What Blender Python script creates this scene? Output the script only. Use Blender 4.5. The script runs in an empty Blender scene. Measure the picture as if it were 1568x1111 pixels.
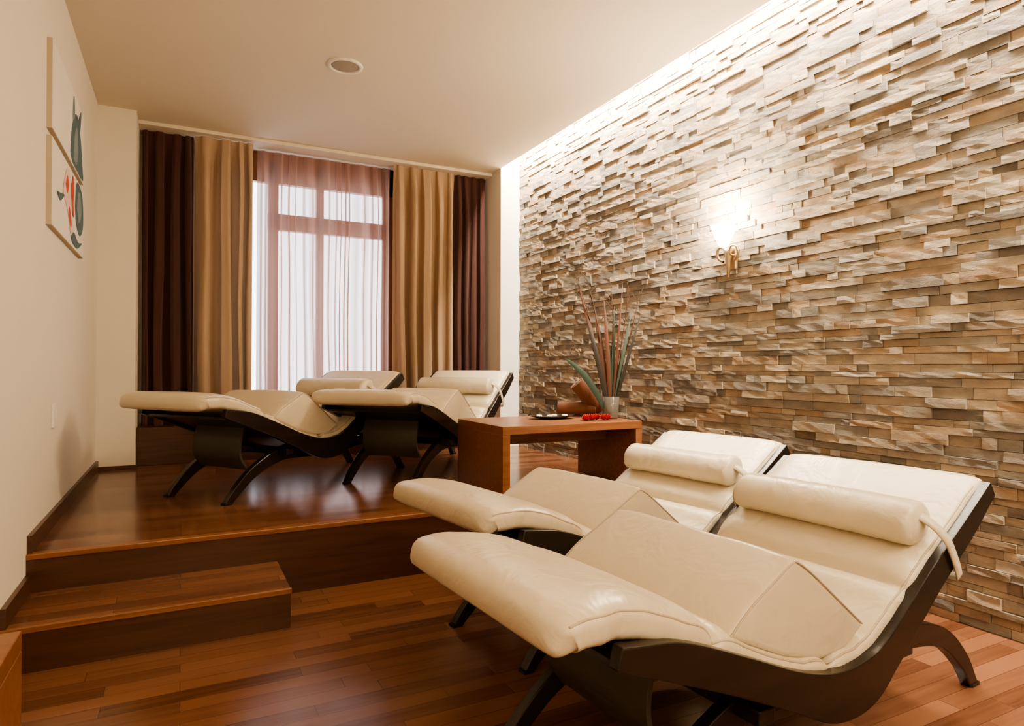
import bpy, bmesh, random
import numpy as np
from math import *
from mathutils import Vector, Matrix, noise
random.seed(7)
SC=bpy.context.scene
COL=SC.collection
# ---------- room constants ----------
ZP=.322; ZS=.165; ZC=3.072
XL=-.571; XPL=-.318; XPR=2.801; XR=3.021
YP=5.722; YB=6.30; Y1=3.312; Y2=2.867; XS=.416; YN=-2.2
ZTOP=3.40
# ---------- materials ----------
def M(name, col=(.8,.8,.8), rough=.5, metal=0., spec=.5, emit=None, es=0):
    m=bpy.data.materials.new(name); m.use_nodes=True
    b=m.node_tree.nodes['Principled BSDF']
    b.inputs['Base Color'].default_value=(*col,1); b.inputs['Roughness'].default_value=rough
    b.inputs['Metallic'].default_value=metal; b.inputs['Specular IOR Level'].default_value=spec
    if emit: b.inputs['Emission Color'].default_value=(*emit,1); b.inputs['Emission Strength'].default_value=es
    return m
def N(m,t,**kw):
    n=m.node_tree.nodes.new(t)
    for k,v in kw.items():
        if k in n.inputs: n.inputs[k].default_value=v
        else: setattr(n,k,v)
    return n
def Lk(m,a,b): m.node_tree.links.new(a,b)
def coords(m,scale=(1,1,1),rot=(0,0,0)):
    tc=N(m,'ShaderNodeTexCoord'); mp=N(m,'ShaderNodeMapping'); mp.inputs['Scale'].default_value=scale; mp.inputs['Rotation'].default_value=rot
    Lk(m,tc.outputs['Object'],mp.inputs['Vector']); return mp.outputs['Vector']
def bump(m,src,strength,dist):
    b=m.node_tree.nodes['Principled BSDF']; bp=N(m,'ShaderNodeBump'); bp.inputs['Strength'].default_value=strength; bp.inputs['Distance'].default_value=dist
    Lk(m,src,bp.inputs['Height']); Lk(m,bp.outputs['Normal'],b.inputs['Normal'])
def paint(name,c1,c2,rough=.85,sc=3):
    m=M(name,c1,rough,spec=.2); v=coords(m)
    n=N(m,'ShaderNodeTexNoise',Scale=sc,Detail=4.); r=N(m,'ShaderNodeMix',data_type='RGBA')
    r.inputs[6].default_value=(*c1,1); r.inputs[7].default_value=(*c2,1)
    Lk(m,v,n.inputs['Vector']);Lk(m,n.outputs['Fac'],r.inputs[0]);Lk(m,r.outputs[2],m.node_tree.nodes['Principled BSDF'].inputs['Base Color'])
    n2=N(m,'ShaderNodeTexNoise',Scale=180.,Detail=2.);Lk(m,v,n2.inputs['Vector']);bump(m,n2.outputs['Fac'],.05,.002)
    return m
def wood(name,c1,c2,c3,planks=True,rough=.25,axis='x',rows=.075,blen=.62):
    m=M(name,c1,rough); b=m.node_tree.nodes['Principled BSDF']
    rot=(0,0,0) if axis=='x' else (0,0,pi/2) if axis=='y' else (0,pi/2,0)
    v=coords(m,(1,1,1),rot)
    g=N(m,'ShaderNodeMapping'); g.inputs['Scale'].default_value=(1.6,26,26); Lk(m,v,g.inputs['Vector'])
    n=N(m,'ShaderNodeTexNoise',Scale=1.6,Detail=6.,Distortion=.6); 
    mix=N(m,'ShaderNodeMix',data_type='RGBA'); mix.inputs[6].default_value=(*c1,1); mix.inputs[7].default_value=(*c2,1)
    rp=N(m,'ShaderNodeMapRange'); rp.inputs['From Min'].default_value=.3; rp.inputs['From Max'].default_value=.7
    Lk(m,g.outputs['Vector'],n.inputs['Vector']);Lk(m,n.outputs['Fac'],rp.inputs['Value']);
    if planks:
        br=N(m,'ShaderNodeTexBrick'); br.offset=.37; br.offset_frequency=2; br.squash=1.3; br.squash_frequency=3
        br.inputs['Color1'].default_value=(0,0,0,1);br.inputs['Color2'].default_value=(1,1,1,1);br.inputs['Mortar'].default_value=(.5,.5,.5,1)
        br.inputs['Scale'].default_value=1;br.inputs['Mortar Size'].default_value=.0007;br.inputs['Brick Width'].default_value=blen;br.inputs['Row Height'].default_value=rows
        Lk(m,v,br.inputs['Vector'])
        ad=N(m,'ShaderNodeVectorMath',operation='MULTIPLY_ADD'); ad.inputs[1].default_value=(7,7,7)
        Lk(m,br.outputs['Color'],ad.inputs[0]);Lk(m,g.outputs['Vector'],ad.inputs[2]);Lk(m,ad.outputs[0],n.inputs['Vector'])
        Lk(m,rp.outputs[0],mix.inputs[0])
        m2=N(m,'ShaderNodeMix',data_type='RGBA'); m2.inputs[7].default_value=(*c3,1)
        pw=N(m,'ShaderNodeMath',operation='MULTIPLY'); pw.inputs[1].default_value=.85
        Lk(m,br.outputs['Color'],pw.inputs[0]);Lk(m,pw.outputs[0],m2.inputs[0]);Lk(m,mix.outputs[2],m2.inputs[6])
        m3=N(m,'ShaderNodeMix',data_type='RGBA'); m3.inputs[7].default_value=(.03,.012,.006,1)
        Lk(m,br.outputs['Fac'],m3.inputs[0]);Lk(m,m2.outputs[2],m3.inputs[6]);Lk(m,m3.outputs[2],b.inputs['Base Color'])
    else:
        Lk(m,rp.outputs[0],mix.inputs[0]);Lk(m,mix.outputs[2],b.inputs['Base Color'])
    bump(m,n.outputs['Fac'],.08,.002)
    return m
mWall=paint('wall_paint',(.82,.77,.67),(.80,.75,.64))
mCeil=paint('ceiling_paint',(.77,.70,.58),(.75,.68,.56))
mWhite=paint('white_paint',(.85,.83,.78),(.83,.80,.75))
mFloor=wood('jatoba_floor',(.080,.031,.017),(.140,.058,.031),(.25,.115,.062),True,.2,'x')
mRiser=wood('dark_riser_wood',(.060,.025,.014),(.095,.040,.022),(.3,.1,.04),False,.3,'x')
mTable=wood('table_wood',(.20,.078,.033),(.29,.125,.056),(.5,.2,.08),False,.3,'x')
mFrameW=wood('window_wood',(.20,.085,.04),(.28,.125,.06),(.5,.2,.08),False,.4,'z')
mBlack=wood('black_brown_plywood',(.011,.008,.006),(.022,.014,.010),(.5,.2,.08),False,.28,'x')
mPanel=M('olive_panel',(.05,.045,.03),.5)
def leather(name,c,c2):
    m=M(name,c,.34,spec=.5); v=coords(m)
    n=N(m,'ShaderNodeTexNoise',Scale=5.,Detail=5.); r=N(m,'ShaderNodeMix',data_type='RGBA')
    r.inputs[6].default_value=(*c,1); r.inputs[7].default_value=(*c2,1)
    Lk(m,v,n.inputs['Vector']);Lk(m,n.outputs['Fac'],r.inputs[0]);Lk(m,r.outputs[2],m.node_tree.nodes['Principled BSDF'].inputs['Base Color'])
    n2=N(m,'ShaderNodeTexNoise',Scale=6.,Detail=3.,Distortion=1.6);Lk(m,v,n2.inputs['Vector']);bump(m,n2.outputs['Fac'],.34,.022)
    return m
mLea=leather('cream_leather',(.65,.57,.43),(.62,.54,.40))
mPipe=M('cream_piping',(.48,.40,.29),.5)
# ---------- helpers ----------
def obj(name,me,mat=None,parent=None,smooth=False):
    o=bpy.data.objects.new(name,me); COL.objects.link(o)
    if mat: me.materials.append(mat)
    if parent: o.parent=parent
    if smooth:
        for p in me.polygons: p.use_smooth=True
    return o
def empty(name,loc=(0,0,0),rz=0):
    e=bpy.data.objects.new(name,None); e.location=loc; e.rotation_euler=(0,0,rz); e.empty_display_size=.1; COL.objects.link(e); return e
def box(name,x0,x1,y0,y1,z0,z1,mat,parent=None,bev=0):
    bm=bmesh.new(); bmesh.ops.create_cube(bm,size=1)
    for v in bm.verts: v.co=Vector((x0+(v.co.x+.5)*(x1-x0),y0+(v.co.y+.5)*(y1-y0),z0+(v.co.z+.5)*(z1-z0)))
    if bev: bmesh.ops.bevel(bm,geom=bm.edges[:],offset=bev,segments=2,affect='EDGES',profile=.5)
    me=bpy.data.meshes.new(name); bm.to_mesh(me); bm.free(); return obj(name,me,mat,parent)
def cat(pts,n):
    P=[np.array(p,float) for p in pts]; P=[2*P[0]-P[1]]+P+[2*P[-1]-P[-2]]; out=[]
    for i in range(1,len(P)-2):
        for k in range(n):
            t=k/n; a,b,c,d=P[i-1:i+3]
            out.append(.5*(2*b+(c-a)*t+(2*a-5*b+4*c-d)*t*t+(3*b-a-3*c+d)*t**3))
    out.append(P[-2]); return np.array(out)
def ribbon(name,pts,wd,y0,y1,mat,parent=None,n=8,bev=.004):
    q=cat([(*p,w) for p,w in zip(pts,wd)],n); c=q[:,:2]; w=q[:,2]
    t=np.gradient(c,axis=0); t/=np.linalg.norm(t,axis=1)[:,None]; nn=np.stack([-t[:,1],t[:,0]],1)
    up=c+nn*w[:,None]; dn=c-nn*w[:,None]; L=len(c)
    V=[];F=[]
    for y in (y0,y1):
        V+=[(p[0],y,p[1]) for p in up]+[(p[0],y,p[1]) for p in dn]
    for i in range(L-1):
        a,b=i,i+1
        F+=[(a,b,L+b,L+a),(2*L+b,2*L+a,3*L+a,3*L+b),(a,2*L+a,2*L+b,b),(L+b,3*L+b,3*L+a,L+a)]
    F+=[(0,L,3*L,2*L),(L-1,3*L-1,4*L-1,2*L-1)]
    me=bpy.data.meshes.new(name); me.from_pydata(V,[],F); 
    bm=bmesh.new(); bm.from_mesh(me); bmesh.ops.recalc_face_normals(bm,faces=bm.faces); bm.to_mesh(me); bm.free()
    o=obj(name,me,mat,parent)
    md=o.modifiers.new('b','BEVEL'); md.width=bev; md.segments=2; md.limit_method='ANGLE'; md.angle_limit=radians(50)
    return o
def tube(name,pts,r,mat,parent=None,cyclic=False,taper=None):
    cu=bpy.data.curves.new(name,'CURVE'); cu.dimensions='3D'; cu.bevel_depth=r; cu.bevel_resolution=3; cu.resolution_u=6
    s=cu.splines.new('NURBS'); s.points.add(len(pts)-1)
    for i,p in enumerate(pts):
        s.points[i].co=(*p,1); s.points[i].radius=1 if taper is None else taper[i]
    s.use_endpoint_u=not cyclic; s.use_cyclic_u=cyclic; s.order_u=3
    cu.materials.append(mat); o=bpy.data.objects.new(name,cu); COL.objects.link(o)
    dg=bpy.context.evaluated_depsgraph_get(); me=bpy.data.meshes.new_from_object(o.evaluated_get(dg)); 
    bpy.data.objects.remove(o); o2=bpy.data.objects.new(name,me); COL.objects.link(o2); o2.parent=parent
    for p in me.polygons: p.use_smooth=True
    return o2
# ---------- lounge chair ----------
TOP=[(-.035,.596),(.04,.634),(.25,.606),(.5,.484),(.7,.395),(.85,.358),(.99,.363),(1.1,.412),(1.35,.562),(1.69,.765)]
def pad(name,parent,path,hw,ht,seams):
    c=cat(path,12)
    d=np.r_[0,np.cumsum(np.linalg.norm(np.diff(c,axis=0),axis=1))]; Lt=d[-1]; n=300; e=.038
    s=np.r_[np.linspace(0,e,10)[:-1],np.linspace(e,Lt-e,n),np.linspace(Lt-e,Lt,10)[1:]]
    x=np.interp(s,d,c[:,0]); z=np.interp(s,d,c[:,1]); c=np.stack([x,z],1)
    t=np.gradient(c,s,axis=0); t/=np.linalg.norm(t,axis=1)[:,None]; nn=np.stack([-t[:,1],t[:,0]],1)
    V=[];F=[];Mr=80; sd=random.uniform(0,50)
    for i in range(len(s)):
        k=min(s[i],Lt-s[i]); ef=sqrt(max(0,1-(1-min(k/e,1))**2)); ef=max(ef,.05)
        ec=.07 if s[i]<Lt/2 else .03; ew=sqrt(max(0,1-(1-min(k/ec,1))**2))
        h=ht(c[i,0])
        pin=0;bul=0
        for q in seams:
            pin=max(pin,exp(-abs((c[i,0]-q)/.014)**1.2)); bul=max(bul,exp(-((abs(c[i,0]-q)-.055)/.04)**2))
        # pad is full width at the foot and sits between the rails further up
        hwl=hw+.018*max(0,min(1,(.16-c[i,0])/.06))
        hh=h*ef*(1-.55*pin); w=hwl*(1-(.10 if s[i]<Lt/2 else .03)*(1-ew))*(1-.03*pin)
        cen=c[i]-nn[i]*h
        for j in range(Mr):
            th=2*pi*j/Mr; cs,sn=cos(th),sin(th)
            r=abs(cs)**.22; yy=w*copysign(r,cs)
            edge=exp(-((1-abs(yy)/hw)/.07)**2)
            dipf=.35+.65*exp(-((c[i,0]-.9)/.25)**2)
            pk=edge*dipf*.008*(noise.noise(Vector((c[i,0]*16+sd,copysign(4,yy),1)))+.5*noise.noise(Vector((c[i,0]*40+sd,copysign(4,yy),2))))
            pf=1+.18*(1-min(1,abs(yy/hw))**4)*(1-pin)+.22*bul-.55*pin
            wr=.07*noise.noise(Vector((c[i,0]*5+sd,yy*4,3)))+.07*noise.noise(Vector((c[i,0]*18+sd,yy*3,9)))*(.3+bul)
            tt=hh*copysign(abs(sn)**.62,sn)*(pf+wr if sn>0 else 1)
            p=cen+nn[i]*(tt+pk); V.append((p[0],yy+pk*.6,p[1]))
    K=len(s)
    for i in range(K-1):
        for j in range(Mr):
            a=i*Mr+j;b=i*Mr+(j+1)%Mr; F.append((a,a+Mr,b+Mr,b))
    F.append(tuple(range(Mr))); F.append(tuple(reversed(range((K-1)*Mr,K*Mr))))
    me=bpy.data.meshes.new(name); me.from_pydata(V,[],F)
    o=obj(name,me,mLea,parent,True)
    for j in (6,Mr//2-6):
        pts=[V[i*Mr+j] for i in range(12,K-10,4)]
        tube('pad_piping',pts,.003,mPipe,parent)
    return o
def topz(u):
    c=cat(TOP,12); return float(np.interp(u,c[:,0],c[:,1]))
def lounger(loc,rz):
    P=empty('lounge_chair',loc,rz)
    pad('mattress_pad',P,TOP,.354,lambda u:.045 if u<.35 else max(.034,.045-.03*(u-.35)),[.45,.87,1.225])
    # knee wedge
    pr=[(.49,.478),(.55,.526),(.738,.625),(.805,.583),(1.045,.398),(.96,.350),(.85,.345),(.7,.385)]
    bm=bmesh.new(); ny=21; rows=[]; sd=random.uniform(0,40)
    for j in range(ny):
        y=-.338+.676*j/(ny-1); k=1-abs(2*j/(ny-1)-1)**6
        rows.append([bm.verts.new((u,y,z+((.010*k+.005*noise.noise(Vector((y*6,i,sd)))) if i in(1,2,3) else 0))) for i,(u,z) in enumerate(pr)])
    for j in range(ny-1):
        for i in range(len(pr)):
            a=rows[j];b=rows[j+1];i2=(i+1)%len(pr); bm.faces.new((a[i],b[i],b[i2],a[i2]))
    bm.faces.new(rows[0]);bm.faces.new(list(reversed(rows[-1])))
    bmesh.ops.recalc_face_normals(bm,faces=bm.faces)
    es=[e for e in bm.edges if len(e.link_faces)==2 and e.calc_face_angle(0)>.45]
    bmesh.ops.bevel(bm,geom=es,offset=.016,segments=4,affect='EDGES',profile=.55)
    me=bpy.data.meshes.new('knee_wedge'); bm.to_mesh(me); bm.free(); obj('knee_wedge',me,mLea,P,True)
    for sg in (-1,1):
        y=sg*.337
        tube('wedge_piping',[(.50,y,.478),(.55,y,.524),(.65,y,.575),(.727,y,.616),(.745,y,.618),(.805,y,.580),(.92,y,.490),(1.032,y,.403)],.0025,mPipe,P)
    # head roll
    uc=1.365; zc=topz(uc)+.062; V=[];F=[];prof=[]
    for k in range(61):
        w=-.335+.67*k/60; e=min(k,60-k)/60*.67
        r=.068*min(1,(sqrt(max(0,1-(1-min(e/.03,1))**2)))) ; r=max(r,.012); prof.append((w,r))
    S=40; sd=random.uniform(0,30)
    for w,r in prof:
        for j in range(S):
            th=2*pi*j/S; rr=r*(1+.05*noise.noise(Vector((w*7+sd,cos(th),sin(th))))+.03*noise.noise(Vector((w*25+sd,cos(th)*1.5,sin(th)*1.5)))); dx=1.14*rr*cos(th); dz=.92*rr*sin(th)
            V.append((uc+dx*.86-dz*.5,w,zc+dx*.5+dz*.86))
    K=len(prof)
    for i in range(K-1):
        for j in range(S):
            a=i*S+j;b=i*S+(j+1)%S;F.append((a,b,b+S,a+S))
    F.append(tuple(reversed(range(S))));F.append(tuple(range((K-1)*S,K*S)))
    me=bpy.data.meshes.new('head_roll'); me.from_pydata(V,[],F); obj('head_roll',me,mLea,P,True)
    # straps round side rails
    tn=Vector((.86,0,.51)); nn=Vector((-.51,0,.86)); c0=Vector((1.395,0,topz(1.395)))
    for sg in (-1,1):
        bm=bmesh.new(); pts=[(.315,.085),(.355,.06),(.384,.01),(.390,-.05),(.388,-.125),(.378,-.138),(.32,-.138)]
        pr_=None
        for a,b in cat(pts,4):
            p=c0+nn*b+Vector((0,sg*a,0)); v1=bm.verts.new(p-tn*.015);v2=bm.verts.new(p+tn*.015)
            if pr_: bm.faces.new((pr_[0],v1,v2,pr_[1]))
            pr_=(v1,v2)
        me=bpy.data.meshes.new('strap');bm.to_mesh(me);bm.free();o=obj('strap',me,mLea,P,True)
        md=o.modifiers.new('s','SOLIDIFY');md.thickness=.005;md.offset=0
    rail=[(.13,.528),(.3,.482),(.5,.402),(.7,.316),(.86,.262),(1.0,.266),(1.12,.325),(1.35,.484),(1.55,.608),(1.705,.715)]
    rw=[.024,.042,.044,.048,.064,.066,.050,.042,.038,.028]
    for sg in (-1,1):
        a,b=sorted((sg*.346,sg*.380)); ribbon('side_rail',rail,rw,a,b,mBlack,P)
    leg=[(.235,.0),(.29,.062),(.42,.165),(.62,.245),(.85,.262),(1.1,.262),(1.35,.268),(1.6,.22),(1.75,.115),(1.835,.0)]
    lw=[.020,.026,.032,.042,.060,.066,.042,.034,.028,.022]
    for sg in (-1,1):
        a,b=sorted((sg*.235,sg*.272)); ribbon('leg_arch',leg,lw,a,b,mBlack,P)
        box('foot_pad',.215,.26,a-.002,b+.002,0,.012,mBlack,P); box('foot_pad',1.81,1.86,a-.002,b+.002,0,.012,mBlack,P)
    for u,z in [(.62,.265),(.92,.245),(1.25,.285)]:
        box('cross_bar',u-.03,u+.03,-.346,.346,z-.02,z+.02,mBlack,P,.004)
    ribbon('under_board',[(.15,.497),(.3,.46),(.5,.385),(.7,.30),(.86,.255),(1.0,.258),(1.12,.315),(1.35,.475),(1.66,.675)],[.007]*9,-.346,.346,mBlack,P,bev=.001)
    ribbon('hanging_panel',[(.40,.43),(.37,.34),(.37,.25),(.42,.175)],[.008]*4,-.21,.21,mPanel,P,bev=.002)
    return P
lounger((.612,1.402,0),.075)
lounger((.849,2.285,0),.141)
lounger((-.111,4.057,ZP),.617)
lounger((.984,4.032,ZP),.726)
# ---------- room ----------
box('floor',XL-.1,XR+.15,YN-.1,Y1+.02,-.1,0,mFloor)
box('floor_platform',XL-.1,XR+.15,Y1,YB+.1,-.1,ZP,mFloor)
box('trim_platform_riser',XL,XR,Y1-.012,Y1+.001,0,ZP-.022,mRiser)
box('trim_platform_nosing',XL,XR,Y1-.018,Y1+.03,ZP-.022,ZP+.002,mTable,bev=.003)
st=empty('wooden_step'); 
box('tread',XL,XS,Y2,Y1-.012,ZS-.02,ZS,mFloor,st)
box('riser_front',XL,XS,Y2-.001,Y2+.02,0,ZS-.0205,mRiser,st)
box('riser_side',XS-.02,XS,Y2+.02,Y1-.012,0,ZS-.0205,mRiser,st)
box('nosing',XL,XS+.004,Y2-.006,Y2+.012,ZS-.02,ZS+.002,mTable,st,.002)
box('wall_left',XL-.12,XL,YN,YB+.1,-.1,ZTOP,mWall)
box('wall_rear',XL-.12,XR+.15,YN-.12,YN,-.1,ZTOP,mWall)
box('wall_left_pilaster',XL,XPL,YP,YB+.1,ZP,ZC,mWall)
box('wall_right_pilaster',XPR,XR+.15,YP,YB+.1,ZP,ZTOP,mWhite)
box('ceiling',XL-.12,XPR,YN,YB+.1,ZC,ZC+.08,mCeil)
box('ceiling_cove_top',XL-.12,XR+.15,YN-.12,YB+.1,ZTOP,ZTOP+.08,mWhite)
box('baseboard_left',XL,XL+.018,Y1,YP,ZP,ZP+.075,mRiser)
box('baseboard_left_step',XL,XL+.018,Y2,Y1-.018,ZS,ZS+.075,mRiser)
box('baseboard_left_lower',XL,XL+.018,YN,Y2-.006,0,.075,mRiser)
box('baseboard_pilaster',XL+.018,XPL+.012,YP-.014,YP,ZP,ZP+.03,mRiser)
box('trim_window_plinth',XPL,XPR,5.86,YB,ZP,ZP+.30,mRiser,bev=.004)
# window wall
wx0,wx1,wz0,wz1=.34,1.93,.66,ZC-.002
box('wall_window_left',XPL,wx0,YB,YB+.1,ZP,ZC,mWall);box('wall_window_right',wx1,XPR,YB,YB+.1,ZP,ZC,mWall)
box('wall_window_bottom',wx0,wx1,YB,YB+.1,ZP,wz0,mWall)
W=empty('window_1')
def wb(n,a,b,c,d): box(n,a,b,YB-.01,YB+.06,c,d,mFrameW,W,.004)
wb('jamb_left',wx0,wx0+.06,wz0,wz1);wb('jamb_right',wx1-.15,wx1,wz0,wz1);wb('head',wx0,wx1,2.80,wz1);wb('sill',wx0,wx1,wz0,wz0+.08)
wb('post_left',.70,.79,wz0+.08,wz1-.08);wb('mullion',1.13,1.20,wz0+.08,wz1-.08);wb('transom',.70,wx1-.15,2.37,2.52)
# curtains
def cloth(name,c,tr=.25,scale=400):
    m=M(name,c,.9,spec=.1); b=m.node_tree.nodes['Principled BSDF']; b.inputs['Sheen Weight'].default_value=.2
    v=coords(m); n=N(m,'ShaderNodeTexNoise',Scale=float(scale),Detail=2.);Lk(m,v,n.inputs['Vector']);bump(m,n.outputs['Fac'],.2,.001)
    if tr:
        t=N(m,'ShaderNodeBsdfTranslucent'); t.inputs['Color'].default_value=(*c,1); mx=N(m,'ShaderNodeMixShader'); mx.inputs[0].default_value=tr
        Lk(m,b.outputs[0],mx.inputs[1]);Lk(m,t.outputs[0],mx.inputs[2]);Lk(m,mx.outputs[0],m.node_tree.nodes['Material Output'].inputs['Surface'])
    return m
mBrown=cloth('brown_curtain_cloth',(.085,.038,.032),.04)
mBeige=cloth('beige_curtain_cloth',(.47,.34,.235),.07)
mSheer=M('sheer_cloth',(.5,.33,.26),.9)
def mk_sheer(m):
    nt=m.node_tree; out=nt.nodes['Material Output']
    t=N(m,'ShaderNodeBsdfTranslucent'); t.inputs['Color'].default_value=(.64,.41,.34,1)
    d=N(m,'ShaderNodeBsdfDiffuse'); d.inputs['Color'].default_value=(.45,.28,.22,1)
    tr=N(m,'ShaderNodeBsdfTransparent'); tr.inputs['Color'].default_value=(1,.92,.89,1); a=N(m,'ShaderNodeMixShader');a.inputs[0].default_value=.45;b=N(m,'ShaderNodeMixShader')
    lw=N(m,'ShaderNodeLayerWeight');lw.inputs['Blend'].default_value=.55
    mr=N(m,'ShaderNodeMapRange');mr.inputs['From Max'].default_value=.85;mr.inputs['To Min'].default_value=.52;mr.inputs['To Max'].default_value=1.0
    Lk(m,lw.outputs['Facing'],mr.inputs['Value']);Lk(m,mr.outputs[0],b.inputs[0])
    Lk(m,d.outputs[0],a.inputs[1]);Lk(m,t.outputs[0],a.inputs[2]);Lk(m,tr.outputs[0],b.inputs[1]);Lk(m,a.outputs[0],b.inputs[2]);Lk(m,b.outputs[0],out.inputs['Surface'])
mk_sheer(mSheer)
def curtain(name,x0,x1,y,z0,z1,nf,amp,mat,seed):
    rnd=random.Random(seed); nx=int(nf*26); nz=26
    ws=[rnd.uniform(.55,1.5) for _ in range(nf)]; cs=np.r_[0,np.cumsum(ws)]/sum(ws); am=[rnd.uniform(.55,1.25) for _ in range(nf+1)]
    V=[];F=[]
    for k in range(nz+1):
        z=z1+(z0-z1)*k/nz; f=k/nz
        for i in range(nx+1):
            t=i/nx; ph=np.interp(t,cs,range(nf+1)); A=amp*np.interp(ph,range(nf+1),am)*(.75+.35*f)
            a=A*(cos(2*pi*ph))+.18*A*sin(2*pi*ph*2.7+seed); sx=.25*A*sin(4*pi*ph)
            en=min(1,min(t,1-t)*12)
            wob=(.018*noise.noise(Vector((t*4+seed,f*2.5,0)))+.010*sin(f*3+seed+t*5)*f)*en
            top=.35+.65*min(1,f*10)
            V.append((x0+(x1-x0)*t+sx*.8*en+wob,y+a*top+.01*noise.noise(Vector((t*9,f*3,seed))),z))
    for k in range(nz):
        for i in range(nx):
            a=k*(nx+1)+i; F.append((a,a+1,a+nx+2,a+nx+1))
    me=bpy.data.meshes.new(name); me.from_pydata(V,[],F); return obj(name,me,mat,None,True)
ZT=ZC-.035
curtain('brown_curtain',-.295,.08,6.05,ZP+.301,ZT,4,.05,mBrown,1)
curtain('beige_curtain',.09,.545,6.0,ZP+.301,ZT,4,.065,mBeige,2)
curtain('sheer_curtain',.59,1.80,6.12,ZP+.301,ZT-.01,10,.042,mSheer,3)
curtain('beige_curtain',1.80,2.425,6.0,ZP+.301,ZT,5,.065,mBeige,4)
curtain('brown_curtain',2.435,2.78,6.03,ZP+.301,ZT,4,.045,mBrown,5)
box('curtain_rail',XPL,XPR,5.92,6.17,ZC-.03,ZC,mCeil,bev=.003)
# ---------- stone wall ----------
def stone_wall():
    rnd=random.Random(11); V=[];F=[];C=[]
    pal=[(.42,.37,.31),(.48,.42,.34),(.54,.46,.37),(.30,.27,.24),(.56,.48,.38),(.48,.37,.27),(.36,.33,.30),(.60,.53,.43),(.42,.36,.29),(.45,.34,.24),(.33,.31,.28),(.42,.39,.35)]
    z=0.
    while z<ZTOP:
        h=rnd.choice([.026,.032,.036,.04,.044,.05]); 
        y=YN-rnd.uniform(0,.2)
        while y<YP:
            l=rnd.choice([.06,.09,.12,.15,.19,.23,.28])*rnd.uniform(.85,1.15); y2=min(y+l,YP)
            d=rnd.choice([.0,.003,.006,.009,.013,.017])+rnd.uniform(0,.004)
            yy=max(y,YN)
            if y2-yy>.01:
                n=max(2,int((y2-yy)/.045)); x=XR-d; k0=len(V)
                zj0=z+.0008;zj1=z+h-.0012
                for r,zz in enumerate((zj0,(zj0+zj1)/2,zj1)):
                    for i in range(n+1):
                        V.append((x+(rnd.uniform(-.002,.002)),yy+.0008+(y2-yy-.0016)*i/n,zz+ (rnd.uniform(-.001,.001) if 0<i<n else 0)))
                k1=len(V)
                for r,zz in enumerate((zj0,zj1)):
                    for i in (0,n):
                        V.append((XR+.02,yy+(y2-yy)*(i/n),zz))
                W_=n+1; c=rnd.choice(pal); g=rnd.uniform(.68,.96); c=tuple(min(1,q*g) for q in c)
                f0=len(F)
                for r in range(2):
                    for i in range(n):
                        a=k0+r*W_+i; F.append((a,a+W_,a+W_+1,a+1))
                F.append(tuple([k1]+[k0+i for i in range(n+1)]+[k1+1]))
                F.append(tuple([k1+3]+[k0+2*W_+i for i in range(n,-1,-1)]+[k1+2]))
                F.append((k1,k1+2,k0+2*W_,k0+W_,k0)); F.append((k1+1,k0+n,k0+W_+n,k0+2*W_+n,k1+3))
                C+= [c]*(len(F)-f0)
            y=y2
        z+=h
    me=bpy.data.meshes.new('wall_right_stone'); me.from_pydata(V,[],F)
    ca=me.color_attributes.new('stone','FLOAT_COLOR','CORNER'); arr=[]
    for p,c in zip(me.polygons,C):
        arr+= [*c,1.]*p.loop_total
    ca.data.foreach_set('color',arr)
    m=M('split_stone',(.4,.3,.2),.75,spec=.3); b=m.node_tree.nodes['Principled BSDF']; v=coords(m,(1,1,2.2))
    at=N(m,'ShaderNodeAttribute',attribute_name='stone')
    n=N(m,'ShaderNodeTexNoise',Scale=9.,Detail=7.,Roughness=.65);Lk(m,v,n.inputs['Vector'])
    cr=N(m,'ShaderNodeValToRGB');cr.color_ramp.elements[0].position=.3;cr.color_ramp.elements[0].color=(.68,.70,.73,1);cr.color_ramp.elements[1].position=.72;cr.color_ramp.elements[1].color=(1.18,1.10,.98,1)
    Lk(m,n.outputs['Fac'],cr.inputs['Fac'])
    mx=N(m,'ShaderNodeMix',data_type='RGBA',blend_type='MULTIPLY');mx.inputs[0].default_value=1;Lk(m,at.outputs['Color'],mx.inputs[6]);Lk(m,cr.outputs['Color'],mx.inputs[7]);Lk(m,mx.outputs[2],b.inputs['Base Color'])
    n2=N(m,'ShaderNodeTexNoise',Scale=45.,Detail=8.,Roughness=.7);Lk(m,v,n2.inputs['Vector']);bump(m,n2.outputs['Fac'],.5,.009)
    obj('wall_right',me,m)
stone_wall()
box('wall_right_backing',XR+.021,XR+.15,YN,YP,-.1,ZTOP,mWhite)
# ---------- tables ----------
def bench(x0,x1,y0,y1,z0,h,t=.05):
    P=empty('wooden_bench',((x0+x1)/2,(y0+y1)/2,z0)); hx=(x1-x0)/2; hy=(y1-y0)/2
    box('top',-hx,hx,-hy,hy,h-t,h,mTable,P,.003)
    box('side_slab_1',-hx,-hx+t,-hy,hy,0,h-t-.0005,mTable,P,.002); box('side_slab_2',hx-t,hx,-hy,hy,0,h-t-.0005,mTable,P,.002)
    box('stretcher',-hx+t,hx-t,-.02,.02,h-t-.10,h-t-.001,mTable,P,.002)
TT=.43; bench(1.69,2.72,3.42,4.12,ZP,TT)
bench(-.553,-.36,.95,2.04,0,.43)
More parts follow.
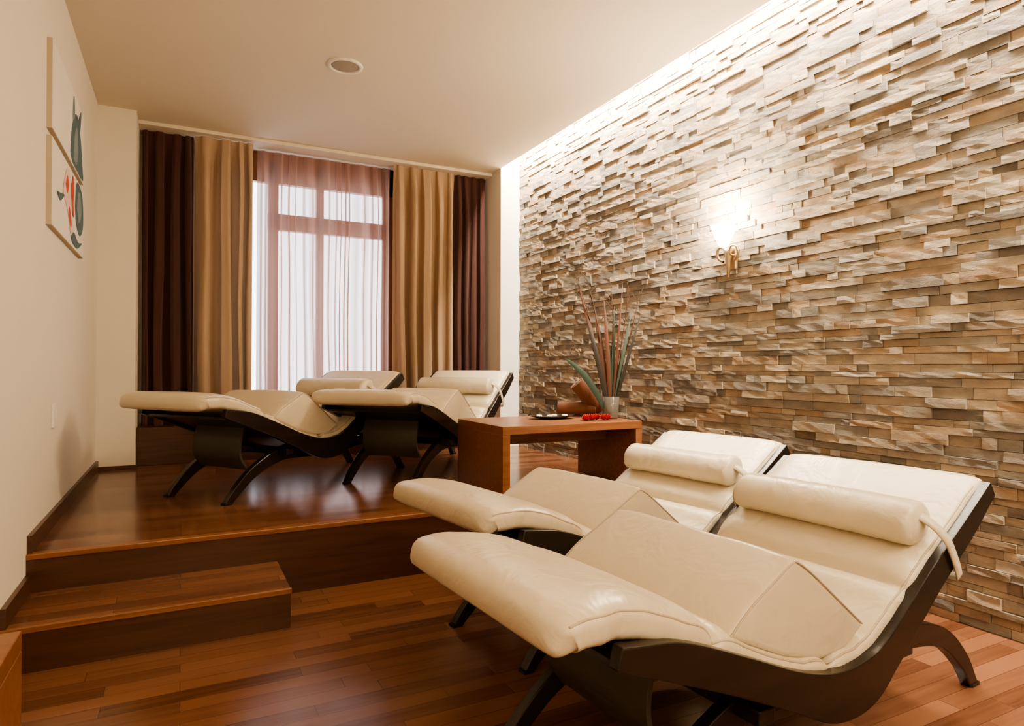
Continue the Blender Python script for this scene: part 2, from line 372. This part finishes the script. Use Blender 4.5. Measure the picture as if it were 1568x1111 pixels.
# ---------- things on table ----------
zt=ZP+TT
D=empty('candle_dish',(2.27,3.83,zt))
def lathe(name,prof,mat,parent,S=32,sx=1,sy=1,loc=(0,0,0)):
    V=[];F=[]
    for r,z in prof:
        for j in range(S):
            a=2*pi*j/S; V.append((loc[0]+r*cos(a)*sx,loc[1]+r*sin(a)*sy,loc[2]+z))
    for i in range(len(prof)-1):
        for j in range(S):
            a=i*S+j;b=i*S+(j+1)%S;F.append((a,b,b+S,a+S))
    F.append(tuple(reversed(range(S))))
    F.append(tuple(range((len(prof)-1)*S,len(prof)*S)))
    me=bpy.data.meshes.new(name);me.from_pydata(V,[],F);return obj(name,me,mat,parent,True)
mDish=M('dark_dish',(.02,.015,.012),.3);mWax=M('white_wax',(.85,.8,.68),.5);mRed=M('red_petals',(.5,.02,.015),.5)
lathe('dish',[(.02,0),(.08,.001),(.155,.022),(.15,.025),(.08,.008),(.01,.007)],mDish,D,sx=1.1,sy=.7)
for i in range(4): lathe('candle',[(.001,.008),(.019,.008),(.02,.026),(.017,.028),(.015,.024),(.001,.024)],mWax,D,16,loc=(-.09+.06*i,.02*(-1)**i,0))
T=empty('rolled_towel',(2.62,3.90,zt)); 
def towel():
    m=cloth('terracotta_towel',(.15,.065,.038),0,150)
    V=[];F=[];S=120
    for k,yy in enumerate((-.13,-.125,.125,.13)):
        for i in range(S):
            a=i/S*2*pi*3.2; r=.014+.048*i/S
            rr=r-(.003 if k in(0,3) else 0)
            V.append((rr*cos(a),yy,rr*sin(a)))
    for k in range(3):
        for i in range(S-1):
            a=k*S+i;F.append((a,a+1,a+S+1,a+S))
    me=bpy.data.meshes.new('roll');me.from_pydata(V,[],F);o=obj('roll',me,m,T,True)
    md=o.modifiers.new('s','SOLIDIFY');md.thickness=.010;md.offset=0
    o.location=(0,0,.145);o.rotation_euler=(radians(48),0,radians(70))
    o=lathe('roll_flat',[(.001,-.14),(.045,-.14),(.052,-.13),(.052,.13),(.045,.14),(.001,.14)],m,T); o.rotation_euler=(radians(90),0,radians(50)); o.location=(-.06,.06,.052)
towel()
Fw=empty('red_flower_heads',(2.46,3.60,zt))
rnd=random.Random(3)
for i in range(7):
    cx,cy=-.08+.027*i,rnd.uniform(-.04,.04)
    bm=bmesh.new()
    for ring,(n,r,tl) in enumerate([(7,.038,.45),(6,.042,.85),(5,.038,1.2)]):
        for k in range(n):
            a=2*pi*k/n+ring*.4; d=Vector((cos(a)*cos(tl),sin(a)*cos(tl),sin(tl))); s=Vector((-sin(a),cos(a),0))
            b0=Vector((cx,cy,.002)); p=[b0,b0+d*r*.6+s*r*.4,b0+d*r*1.05+Vector((0,0,.004)),b0+d*r*.6-s*r*.4]
            bm.faces.new([bm.verts.new(q) for q in p])
    me=bpy.data.meshes.new('flower');bm.to_mesh(me);bm.free();obj('flower',me,mRed,Fw)
# plant
PL=empty('dried_grass_vase',(2.64,3.66,zt))
mV=M('smoked_glass',(.55,.5,.45),.08);mV.node_tree.nodes['Principled BSDF'].inputs['Transmission Weight'].default_value=.8
lathe('vase',[(.001,.0),(.045,.0),(.05,.01),(.06,.15),(.056,.152),(.044,.012),(.001,.012)],mV,PL)
mSt=M('dry_stem',(.07,.032,.018),.6);mG=M('teal_leaf',(.035,.065,.048),.5);mR=M('rust_leaf',(.09,.030,.015),.5);mD=M('dark_leaf',(.025,.02,.016),.5)
def leaf(name,b,t,w,mat,curve=.1):
    b=Vector(b);t=Vector(t);n=14;bm=bmesh.new();pr_=None;d=(t-b);s=d.cross(Vector((.45,.89,0))).normalized()
    for i in range(n+1):
        f=i/n;p=b.lerp(t,f)+Vector((0,0,1))*curve*sin(pi*f)*.5+d.cross(s).normalized()*.03*sin(pi*f)
        ww=w*(sin(pi*min(1,f*.9+.1))**.8)+.0008
        a=bm.verts.new(p-s*ww);c=bm.verts.new(p+d.normalized().cross(s)*ww*.25);e=bm.verts.new(p+s*ww)
        if pr_: bm.faces.new((pr_[0],a,c,pr_[1]));bm.faces.new((pr_[1],c,e,pr_[2]))
        pr_=(a,c,e)
    me=bpy.data.meshes.new(name);bm.to_mesh(me);bm.free();return obj(name,me,mat,PL,True)
R=Vector((.89,-.455,0))
def pt(r,z,d=0): v=R*r+Vector((.455,.89,0))*d; return (v.x,v.y,z)
for r,z,w,mt,d in [(-.22,.92,.014,mR,.03),(-.17,.68,.018,mD,-.03),(-.05,.84,.013,mR,.0),(.03,.78,.010,mG,.04),(.15,.76,.011,mG,.02),(.20,.72,.010,mD,-.04),(-.11,.78,.018,mR,.05),(.08,.94,.007,mR,-.02),(-.33,.42,.022,mG,-.06),(-.02,.60,.018,mG,.05),(.10,.55,.008,mR,.06),(-.13,.52,.016,mD,.02)]:
    leaf('leaf',pt(r*.06,.02),pt(r,z,d),w,mt,.06 if abs(r)<.25 else .12)
for r,z in [(-.25,1.0),(-.17,.97),(.0,.92),(.12,.90),(.20,.88)]:
    p=[pt(r*.05,.02),pt(r*.35,z*.4,.01),pt(r*.7+.02,z*.75,-.01),pt(r,z)]
    tube('stem',p,.0045,mSt,PL,taper=[1,.9,.7,.35])
    for k in range(5):
        f=.66+.08*k; q=Vector(pt(r*f+.008,z*f)); e=q+R*random.uniform(-.06,.06)+Vector((0,0,.06)); tube('twig',[q,(q+e)/2+R*.006,e],.002,mSt,PL)
# ---------- sconce ----------
S=empty('wall_sconce',(XR-.03,2.89,1.76))
mBr=M('antique_brass',(.55,.42,.26),.35,.9)
for sg in (-1,1):
    pts=[]
    for k in range(14):
        a=-.5*pi+k/13*2.2*pi*.95; r=.05-.0022*k
        pts.append((-.03-.02*sin(k/13*pi),sg*(.045+r*cos(a)*.9),.045+r*sin(a)))
    tube('horn_scroll',pts,.010,mBr,S,taper=[1-.05*k for k in range(14)])
lathe('stem_cone',[(.001,-.11),(.008,-.105),(.017,-.03),(.022,.04),(.03,.07),(.001,.075)],mBr,S,loc=(-.035,0,0))
box('back_plate',-.012,.012,-.035,.035,-.06,.08,mBr,S,.006)
mSh=M('frosted_shade',(1,.9,.7),.5,emit=(1,.84,.62),es=28)
lathe('glass_shade',[(.02,.075),(.03,.085),(.055,.14),(.075,.20),(.070,.20),(.05,.142),(.026,.09),(.001,.08)],mSh,S,loc=(-.075,0,0))
# ---------- ceiling speaker ----------
K=empty('ceiling_speaker',(.94,4.24,ZC))
lathe('ring',[(.001,0),(.115,0),(.113,-.008),(.098,-.013),(.09,-.009),(.088,-.003),(.001,-.003)],mWhite,K,48)
mGr=M('speaker_grille',(.38,.33,.27),.7); v=coords(mGr);vo=N(mGr,'ShaderNodeTexVoronoi',Scale=220.);Lk(mGr,v,vo.inputs['Vector']);bump(mGr,vo.outputs['Distance'],.6,.003)
lathe('grille',[(.001,-.004),(.087,-.004),(.08,-.0075),(.001,-.0085)],mGr,K,48)
# ---------- wall art ----------
mCan=M('canvas_white',(.84,.81,.74),.8);mLf=M('ink_teal',(.09,.15,.17),.8);mLf2=M('ink_grey_blue',(.22,.29,.31),.8);mKo=M('koi_orange',(.60,.09,.06),.8);mPk=M('koi_pale',(.80,.62,.54),.8);mEdge=M('canvas_edge',(.55,.47,.36),.8)
A=empty('koi_canvas_art',(XL,0,0))
def canvas(z0,z1):
    box('canvas',.0,.022,3.68,4.76,z0,z1,mEdge,A); box('canvas_face',.022,.0235,3.683,4.757,z0+.003,z1-.003,mCan,A)
canvas(1.77,2.19);canvas(2.225,2.65)
def blob(name,pts,mat,x=.0245,k=0):
    c=cat(pts+[pts[0]],6)[:-1]; me=bpy.data.meshes.new(name); me.from_pydata([(x+k*.0006,p[0],p[1]) for p in c],[],[tuple(range(len(c)))]); return obj(name,me,mat,A)
blob('koi_body',[(4.22,2.27),(4.27,2.42),(4.38,2.53),(4.50,2.55),(4.62,2.46),(4.70,2.32),(4.72,2.24),(4.45,2.235),(4.30,2.24)],mLf)
blob('koi_belly',[(4.33,2.27),(4.38,2.42),(4.46,2.48),(4.50,2.38),(4.46,2.27)],mLf2,k=1)
blob('koi_tail',[(4.30,2.48),(4.32,2.60),(4.36,2.62),(4.38,2.52)],mLf2,k=1);blob('koi_tail_2',[(4.50,2.53),(4.60,2.62),(4.63,2.61),(4.58,2.49)],mLf,k=1)
blob('grey_koi',[(4.40,2.02),(4.46,2.16),(4.60,2.175),(4.72,2.12),(4.74,1.96),(4.60,1.88),(4.46,1.92)],mLf)
blob('grey_koi_belly',[(4.48,2.02),(4.52,2.12),(4.62,2.12),(4.66,2.02),(4.56,1.95)],mLf2,k=1)
blob('koi_1',[(3.98,2.0),(4.08,2.13),(4.18,2.16),(4.26,2.05),(4.22,1.96),(4.34,1.86),(4.26,1.82),(4.14,1.93)],mPk,k=1)
blob('koi_mark',[(4.06,2.06),(4.12,2.12),(4.17,2.08),(4.12,2.02)],mKo,k=2)
blob('koi_mark_2',[(4.16,1.93),(4.20,1.97),(4.27,1.90),(4.24,1.86)],mKo,k=2)
blob('koi_2',[(4.26,2.10),(4.32,2.17),(4.37,2.10),(4.34,2.02),(4.37,1.95),(4.30,1.96)],mKo,k=2)
blob('fin',[(3.80,1.96),(3.88,1.97),(4.02,1.99),(3.90,1.935)],mLf,k=3);blob('dark_koi',[(4.24,1.81),(4.36,1.86),(4.52,1.83),(4.68,1.85),(4.5,1.79),(4.34,1.79)],mLf,k=3)
SW=empty('light_switch',(XL,3.91,.86)); box('plate',0,.009,-.04,.04,-.06,.06,mWhite,SW,.003); box('rocker',.009,.013,-.022,.022,-.03,.03,mWhite,SW,.002)
# ---------- lights ----------
def area(name,loc,rot,sx,sy,e,col):
    l=bpy.data.lights.new(name,'AREA'); l.shape='RECTANGLE'; l.size=sx;l.size_y=sy;l.energy=e;l.color=col
    o=bpy.data.objects.new(name,l);o.location=loc;o.rotation_euler=rot;COL.objects.link(o);return o
warm=(1,.80,.56)
area('cove_led_strip',(XPR+.05,(YN+YP)/2,ZC+.15),(0,radians(-28),0),.05,YP-YN-.1,520,(1,.86,.67))
l=bpy.data.lights.new('sconce_bulb','POINT');l.energy=65;l.color=(1,.81,.57);l.shadow_soft_size=.04;o=bpy.data.objects.new('sconce_bulb',l);o.location=(XR-.17,2.90,2.04);COL.objects.link(o)
for i,(x,y) in enumerate([(0,-1.5),(1.2,-1.5),(2.2,-1.0)]):
    area('added_fill_light',(x,y,ZC-.012),(0,0,0),.3,.3,36,warm)  # unseen fill lights added behind the camera to brighten faces turned towards it
w=bpy.data.worlds.new('World');SC.world=w;w.use_nodes=True
bg=w.node_tree.nodes['Background'];bg.inputs[0].default_value=(.86,.91,1,1);bg.inputs[1].default_value=5
# ---------- camera ----------
yaw,pit,ro,f=.473,.007,.002,987.871
fw=Vector((sin(yaw)*cos(pit),cos(yaw)*cos(pit),sin(pit)));rt=Vector((cos(yaw),-sin(yaw),0));up=rt.cross(fw)
r2=rt*cos(ro)+up*sin(ro);u2=-rt*sin(ro)+up*cos(ro)
cam=bpy.data.cameras.new('camera');co=bpy.data.objects.new('camera',cam);COL.objects.link(co);SC.camera=co
mt=Matrix((r2,u2,-fw)).transposed().to_4x4();mt.translation=Vector((0,0,1.103));co.matrix_world=mt
cam.sensor_width=36;cam.lens=f/1568*36;cam.clip_start=.02
SC.view_settings.view_transform='AgX';SC.view_settings.look='AgX - Medium High Contrast';SC.view_settings.exposure=0
